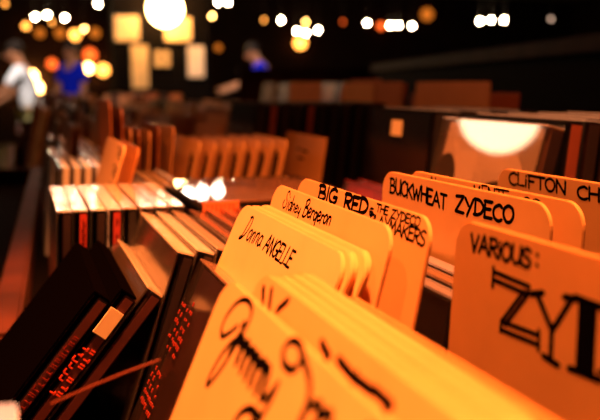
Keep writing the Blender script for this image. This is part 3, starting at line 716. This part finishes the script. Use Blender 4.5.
PEND = [
 (.286, 14, 1.091, 'g_white', 'white glowing bulb, left of the trio at upper left'), (.474, 14, 1.128, 'g_white', 'white glowing bulb, middle of the trio at upper left'), (.755, 14, 1.088, 'g_white', 'white glowing bulb, right of the trio at upper left'),
 (.56, 14.3, 1.04, 'g_orange', 'small orange bulb tucked under the trio at upper left'), (1.292, 14, 1.329, 'g_white', 'white glowing bulb at the top edge left of the pillar'), (1.616, 14.0, 1.258, 'g_white', 'white glowing bulb touching the left poster of the pillar'),
 (2.851, 14, 1.211, 'g_white', 'white glowing bulb right beside the pillar globe'), (2.786, 14, 1.41, 'g_white', 'white glowing bulb at the top edge over the pillar'), (3.22, 14, 1.187, 'g_yellow', 'single yellow bulb right of the pillar'),
 (3.331, 14, 1.428, 'g_white', 'left bulb of the close pair at the top edge right of the pillar'), (3.51, 14, 1.434, 'g_white', 'right bulb of the close pair at the top edge right of the pillar'),
 (4.163, 14, 1.143, 'g_orange', 'orange bulb left of a lone white one near top centre'), (4.481, 14, 1.151, 'g_white', 'lone white bulb between the orange bulb and the central cluster'),
 (4.956, 14, 1.128, 'g_yellow', 'yellow bulb topping the central cluster'), (4.784, 14, .965, 'g_white', 'left white bulb of the central cluster'), (4.884, 13.8, .92, 'g_white', 'lowest middle white bulb of the central cluster'), (5.189, 14, .991, 'g_white', 'right white bulb of the central cluster'),
 (5.679, 14, 1.146, 'g_red', 'dim red bulb right of the central cluster'), (6.16, 14, 1.14, 'g_white', 'white bulb first right of the dim red one'), (6.63, 14, 1.108, 'g_white', 'left white bulb of the overlapping pair'), (6.80, 14, 1.118, 'g_white', 'right white bulb of the overlapping pair'), (7.092, 14, 1.107, 'g_white', 'white bulb just right of the overlapping pair'),
 (6.119, 10, .883, 'g_white', 'left bulb of the trio over the black rack'), (6.295, 10, .902, 'g_white', 'middle bulb of the trio over the black rack'), (6.507, 10, .907, 'g_white', 'right bulb of the trio over the black rack'), (7.291, 10, .941, 'g_dim', 'dim greyish bulb furthest to the right'),
 (-.162, 14, 1.283, 'g_orange', 'orange bulb in the top left corner'), (1.05, 14, .918, 'g_yellow', 'small yellow bulb among the orange lamps at upper left'),
]
for x, y, z, m, lb in PEND: pendant(x, y, z, m, .027 if y > 12 else .021, lb)
for x, z, m, r, lb in ((.169, 1.138, 'g_orange', .06, 'small orange wall lamp under the left white bulb'), (.423, 1.009, 'g_amber', .09, 'dull amber glow added as a reflection patch beneath the upper left trio'), (.80, 1.017, 'g_amber', .10, 'dull amber glow added as a reflection patch right under the upper left trio'),  # these ambers and the next orange one are globes standing in for reflections
                       (1.085, .984, 'g_orange', .10, 'orange glow added as a reflection patch behind the small yellow bulb'), (1.475, 1.031, 'g_amber', .10, 'amber wall lamp left of the pillar'), (.621, .412, 'g_red', .10, 'red wall lamp between the two standing people'),
                       (1.36, .596, 'g_red', .13, 'reddish wall lamp above the person in the blue shirt'), (1.311, .338, 'g_yellow', .09, 'yellow wall lamp right of the blue shirt'), (1.604, .300, 'g_orange', .12, 'orange wall lamp second right of the blue shirt'), (1.845, .362, 'g_red', .09, 'red wall lamp third right of the blue shirt'),
                       (.20, .156, 'g_yellow', .13, 'bright yellow wall lamp beside the white shirt'), (.30, -.06, 'g_yellow', .12, 'lower yellow wall lamp beside the white shirt'), (5.827, .906, 'g_orange', .13, 'orange wall lamp under the central cluster'),
                       (7.759, 1.314, 'g_red', .08, 'dim red wall lamp right of the centre'), (8.9, 1.60, 'g_amber', .14, 'dull red-orange wall lamp at the top right of centre'), (4.0, .78, 'g_amber', .07, 'faint amber wall lamp above the bending person')):
    sconce(x, z, m, r, lb)
# large glowing globe in front of the pillar
g = empty('globe_lamp', (2.06, 12.0, H + 1.10)); tag(g, 'large blown-out globe lamp hanging before the posters of the pillar', 'lamp')
bm = bmesh.new(); ball(bm, .25, seg=32); link('globe', to_mesh(bm, 'globe', [M['g_globe']]), g)
bm = bmesh.new(); cyl(bm, .06, .05, .245, .31, 20); link('fitter', to_mesh(bm, 'fitter', [M['blackmetal']]), g)
bm = bmesh.new(); cyl(bm, .008, .008, .27, RZ - H - 1.10, 8); link('cord', to_mesh(bm, 'cord', [M['blackmetal']]), g)
# globe lamp over the aisle whose reflection shows in the broad glossy case
NG = Vector((-1.302, 3.283, H + .726))
g = empty('globe_lamp', NG); tag(g, 'round white globe lamp over the aisle, seen only as the reflection in the glossy case', 'lamp')
bm = bmesh.new(); ball(bm, .19, seg=32); link('globe', to_mesh(bm, 'globe', [M['g_near']]), g)
bm = bmesh.new(); cyl(bm, .045, .04, .187, .24, 20); link('fitter', to_mesh(bm, 'fitter', [M['blackmetal']]), g)
bm = bmesh.new(); cyl(bm, .006, .006, .24, RZ - NG.z, 8); link('cord', to_mesh(bm, 'cord', [M['blackmetal']]), g)
# ceiling clusters just above the frame that glint in the flat plastic
for x, z, lb in ((2.250, 1.42, 'bulb above the frame mirrored as the left glint in the flat case'), (2.455, 1.40, 'bulb above the frame mirrored as the middle glint in the flat case'), (2.690, 1.38, 'bulb above the frame mirrored as the right glint in the flat case')):
    pendant(x, 11.5, z, 'g_hot', .06, lb)
for i in range(9):
    pendant(.08 + .25 * i, 11.7, 1.47 + .05 * (i % 2), 'g_hot', .055, 'added bulb high over the far aisle, %s of nine mirrored in the bright case tops' % ordinal(i))  # unseen string of bulbs added to brighten the upright case tops
for i in range(6):
    pendant(.75 + .30 * i, 9.6, 1.70 + .06 * (i % 2), 'g_hot', .05, 'added bulb high over the middle aisle, %s of six mirrored in the leaning case tops' % ordinal(i))  # second unseen string, added to brighten the leaning case tops

# ------------------------------------------------------------------ people, far out of focus
def skin_mesh(name, verts, edges, radii, m, parent, sub=2, root=0):
    me = bpy.data.meshes.new(name); me.from_pydata([Vector(v) for v in verts], edges, [])
    o = bpy.data.objects.new(name, me); C.objects.link(o)
    sk = o.modifiers.new('skin', 'SKIN'); sk.use_smooth_shade = True
    for i, r in enumerate(radii):
        me.skin_vertices[0].data[i].radius = r if isinstance(r, tuple) else (r, r)
    me.skin_vertices[0].data[root].use_root = True
    ss = o.modifiers.new('sub', 'SUBSURF'); ss.levels = sub; ss.render_levels = sub
    dg = bpy.context.evaluated_depsgraph_get(); dg.update()
    me2 = bpy.data.meshes.new_from_object(o.evaluated_get(dg))
    me2.materials.clear(); me2.materials.append(M[m])
    for p in me2.polygons: p.use_smooth = True
    bpy.data.objects.remove(o)
    return link(name, me2, parent)
def person(loc, rz, label, shirt, pants, lean=0, height=1.72, arm=(0, 0)):
    """standing figure facing +Y before rotation; lean bends the trunk forward (degrees); arm = forward swing of each arm"""
    s = height / 1.72; root = empty('person', loc, (0, 0, rz)); tag(root, label, 'person'); root.scale = (s, s, s)
    def bend(v):
        v = Vector(v); d = v - Vector((0, 0, .92)); 
        if d.z > 0:
            a = R(lean); d = Vector((d.x, d.y * math.cos(a) + d.z * math.sin(a), -d.y * math.sin(a) + d.z * math.cos(a)))
        return Vector((0, 0, .92)) + d
    P, E, Rd = [], [], []
    def add(v, r, p=None, b=True):
        P.append(bend(v) if b else Vector(v)); Rd.append(r); i = len(P) - 1
        if p is not None: E.append((p, i))
        return i
    pel = add((0, 0, .94), (.15, .11)); wa = add((0, 0, 1.10), (.13, .095), pel); ch = add((0, .01, 1.30), (.16, .11), wa); nk = add((0, .0, 1.44), (.06, .06), ch); hb = add((0, .02, 1.53), (.062, .07), nk); hd = add((0, .03, 1.60), (.078, .092), hb); ht = add((0, .02, 1.69), (.055, .065), hd)
    arms = []
    for k, sd in enumerate((-1, 1)):
        sh = add((sd * .17, 0, 1.39), .055, ch); a = R(arm[k]); sp = P[sh]
        el = add(sp + Vector((sd * .05, .29 * math.sin(a), -.29 * math.cos(a))), .042, sh, False); a2 = a + R(28)
        wr = add(P[el] + Vector((0, .25 * math.sin(a2), -.25 * math.cos(a2))), .028, el, False)
        pm = add(P[wr] + Vector((0, .08 * math.sin(a2), -.08 * math.cos(a2))), (.042, .02), wr, False)
        for f in range(5):
            off = (f - 2) * .017
            add(P[pm] + Vector((off if f else -sd * .05, .075 * math.sin(a2) * (.6 if f == 0 else 1) + .01, -.075 * math.cos(a2) * (.5 if f == 0 else 1))), .009, pm, False)
        arms.append((sp, P[el], P[wr]))
    legs = []
    for sd in (-1, 1):
        hp = add((sd * .09, 0, .88), .088, pel, False); kn = add((sd * .1, .02, .48), .056, hp, False); an = add((sd * .1, -.02, .09), .038, kn, False); to = add((sd * .11, .13, .035), .035, an, False)
        legs.append((P[hp], P[kn], P[an], P[to]))
    skin_mesh('body', P, E, Rd, 'skin', root)
    # clothes follow the body
    v = [P[pel] + Vector((0, 0, -.06)), P[wa], P[ch], P[nk] + (P[ch] - P[nk]) * .35]; e = [(0, 1), (1, 2), (2, 3)]; r = [(.18, .14), (.155, .125), (.185, .135), (.09, .08)]
    for sp, el, wr in arms:
        v += [sp, sp + (el - sp) * .75]; n = len(v); e += [(2, n - 2), (n - 2, n - 1)]; r += [.075, .066]
    skin_mesh('shirt', v, e, r, shirt, root)
    v = [P[pel]]; e = []; r = [(.165, .125)]
    for hp, kn, an, to in legs:
        v += [hp, kn, an + Vector((0, 0, .02))]; n = len(v); e += [(0, n - 3), (n - 3, n - 2), (n - 2, n - 1)]; r += [.102, .072, .06]
    skin_mesh('trousers', v, e, r, pants, root)
    for hp, kn, an, to in legs:
        b = bmesh.new(); ball(b, 1, (an.x, an.y + .06, .045), (.048, .135, .045)); link('shoe', to_mesh(b, 'shoe', [M['blackmetal']]), root)
    # hair, eyes, nose, ears and mouth on the head
    hq = P[hd]; a = R(lean); rot = Matrix.Rotation(-a, 4, 'X')
    def on_head(name, q, sc_, m):
        b = bmesh.new(); ball(b, 1, (0, 0, 0), sc_, seg=16); bmesh.ops.transform(b, matrix=Matrix.Translation(hq) @ rot @ Matrix.Translation(q), verts=b.verts)
        link(name, to_mesh(b, name, [M[m]]), root)
    on_head('hair', (0, -.025, .045), (.088, .098, .085), 'hair')
    for sd in (-1, 1):
        on_head('eye', (sd * .03, .075, .0), (.012, .01, .008), 'hair'); on_head('ear', (sd * .078, 0, -.01), (.012, .022, .032), 'skin')
    on_head('nose', (0, .092, -.02), (.012, .018, .022), 'skin'); on_head('mouth', (0, .078, -.055), (.022, .01, .006), 'redink')
    return root
person((.13, 8.9, 0), R(80), 'person in a white shirt leaning over the far bins at the left', 'white', 'khaki', lean=14, height=1.62, arm=(35, 30))
person((.66, 11.0, 0), R(130), 'person in a blue shirt standing between the orange lamps', 'blue', 'denim', height=1.70, arm=(5, 12))
person((3.42, 11.0, 0), R(75), 'person in blue bending forward behind the brown browser stand', 'blue', 'denim', lean=24, height=1.80, arm=(40, 45))

# ------------------------------------------------------------------ light
def lamp(name, loc, label, energy, col, aim, size=100, rad=.05):
    o = empty(name, loc); tag(o, label, 'lamp')
    q = (Vector(aim) - Vector(loc)).to_track_quat('-Z', 'Y')
    sh = bmesh.new(); lathe(sh, [(.03, .10), (.05, .095), (.09, .04), (.13, -.05), (.128, -.05), (.088, .038), (.048, .09)], 32)
    s = link('shade', to_mesh(sh, 'shade', [M['blackmetal']]), o); s.rotation_mode = 'QUATERNION'; s.rotation_quaternion = q
    bm = bmesh.new(); cyl(bm, .007, .007, .10, max(.12, RZ - loc[2]), 8); link('cord', to_mesh(bm, 'cord', [M['blackmetal']]), o)
    ld = bpy.data.lights.new(name, 'SPOT'); ld.energy = energy; ld.color = col; ld.spot_size = R(size); ld.spot_blend = 1.0; ld.shadow_soft_size = rad
    lo = bpy.data.objects.new('lamp_light', ld); C.objects.link(lo); lo.parent = o; lo.rotation_mode = 'QUATERNION'; lo.rotation_quaternion = q
    lo.location = q @ Vector((0, 0, -.02))
    return o
WARM = (1, .285, .08)
lamp('pendant_lamp', (.14, .30, H + 1.45), 'shaded pendant lamp hanging over the near bin, above the picture', 790, WARM, (.10, .27, H), 54)
lamp('pendant_lamp', (-.66, -.32, H + 1.28), 'unseen shaded fill lamp added over the aisle behind the lens, outside the picture', 75, WARM, (.13, .25, H - .06), 54)  # fill lamp added to lift the dim outlined-letter card
lamp('pendant_lamp', (.2, 1.9, H + 1.5), 'shaded pendant lamp hanging over the end of the near bin, above the picture', 45, WARM, (.2, 1.7, H), 95)
lamp('pendant_lamp', (.5, 5.0, H + 1.6), 'shaded pendant lamp hanging over the third bin, above the picture', 160, WARM, (.6, 4.6, H - .3), 110)
lamp('pendant_lamp', (2.6, 6.3, H + 1.6), 'shaded pendant lamp hanging over the next aisle, above the picture', 160, WARM, (2.5, 6.2, H - .3), 110)
lamp('pendant_lamp', (-.3, 7.4, H + 1.75), 'white shaded pendant lamp by the person in the white shirt, above the picture', 330, (1, .86, .75), (.2, 9.2, H), 80)
lamp('pendant_lamp', (2.4, 9.2, H + 1.8), 'white shaded pendant lamp by the bending person, above the picture', 300, (1, .86, .8), (3.4, 11.0, H + .2), 70)

w = bpy.data.worlds.new('room'); SC.world = w; w.use_nodes = True
bg = w.node_tree.nodes['Background']; bg.inputs['Color'].default_value = (1, .18, .03, 1); bg.inputs['Strength'].default_value = .006

# ------------------------------------------------------------------ camera: 48 mm, focused on the handwriting
cd = bpy.data.cameras.new('camera'); cam = bpy.data.objects.new('camera', cd); C.objects.link(cam)
Rm = Matrix(((0.94508817, 0.05045275, -0.32289762), (-0.32681547, 0.14589976, -0.93375848), (0.0, 0.98801203, 0.15437688)))
cam.matrix_world = Matrix.Translation((0, 0, H)) @ Rm.to_4x4()
cd.sensor_width = 36; cd.lens = 48; cd.clip_start = .02; cd.clip_end = 60
cd.dof.use_dof = True; cd.dof.focus_distance = .388; cd.dof.aperture_fstop = 9.2
SC.camera = cam
SC.view_settings.view_transform = 'Standard'; SC.view_settings.look = 'None'; SC.view_settings.exposure = 0; SC.view_settings.gamma = 1; SC.view_settings.use_curve_mapping = False
SC.cycles.max_bounces = 8; SC.cycles.transparent_max_bounces = 24; SC.cycles.sample_clamp_indirect = 4
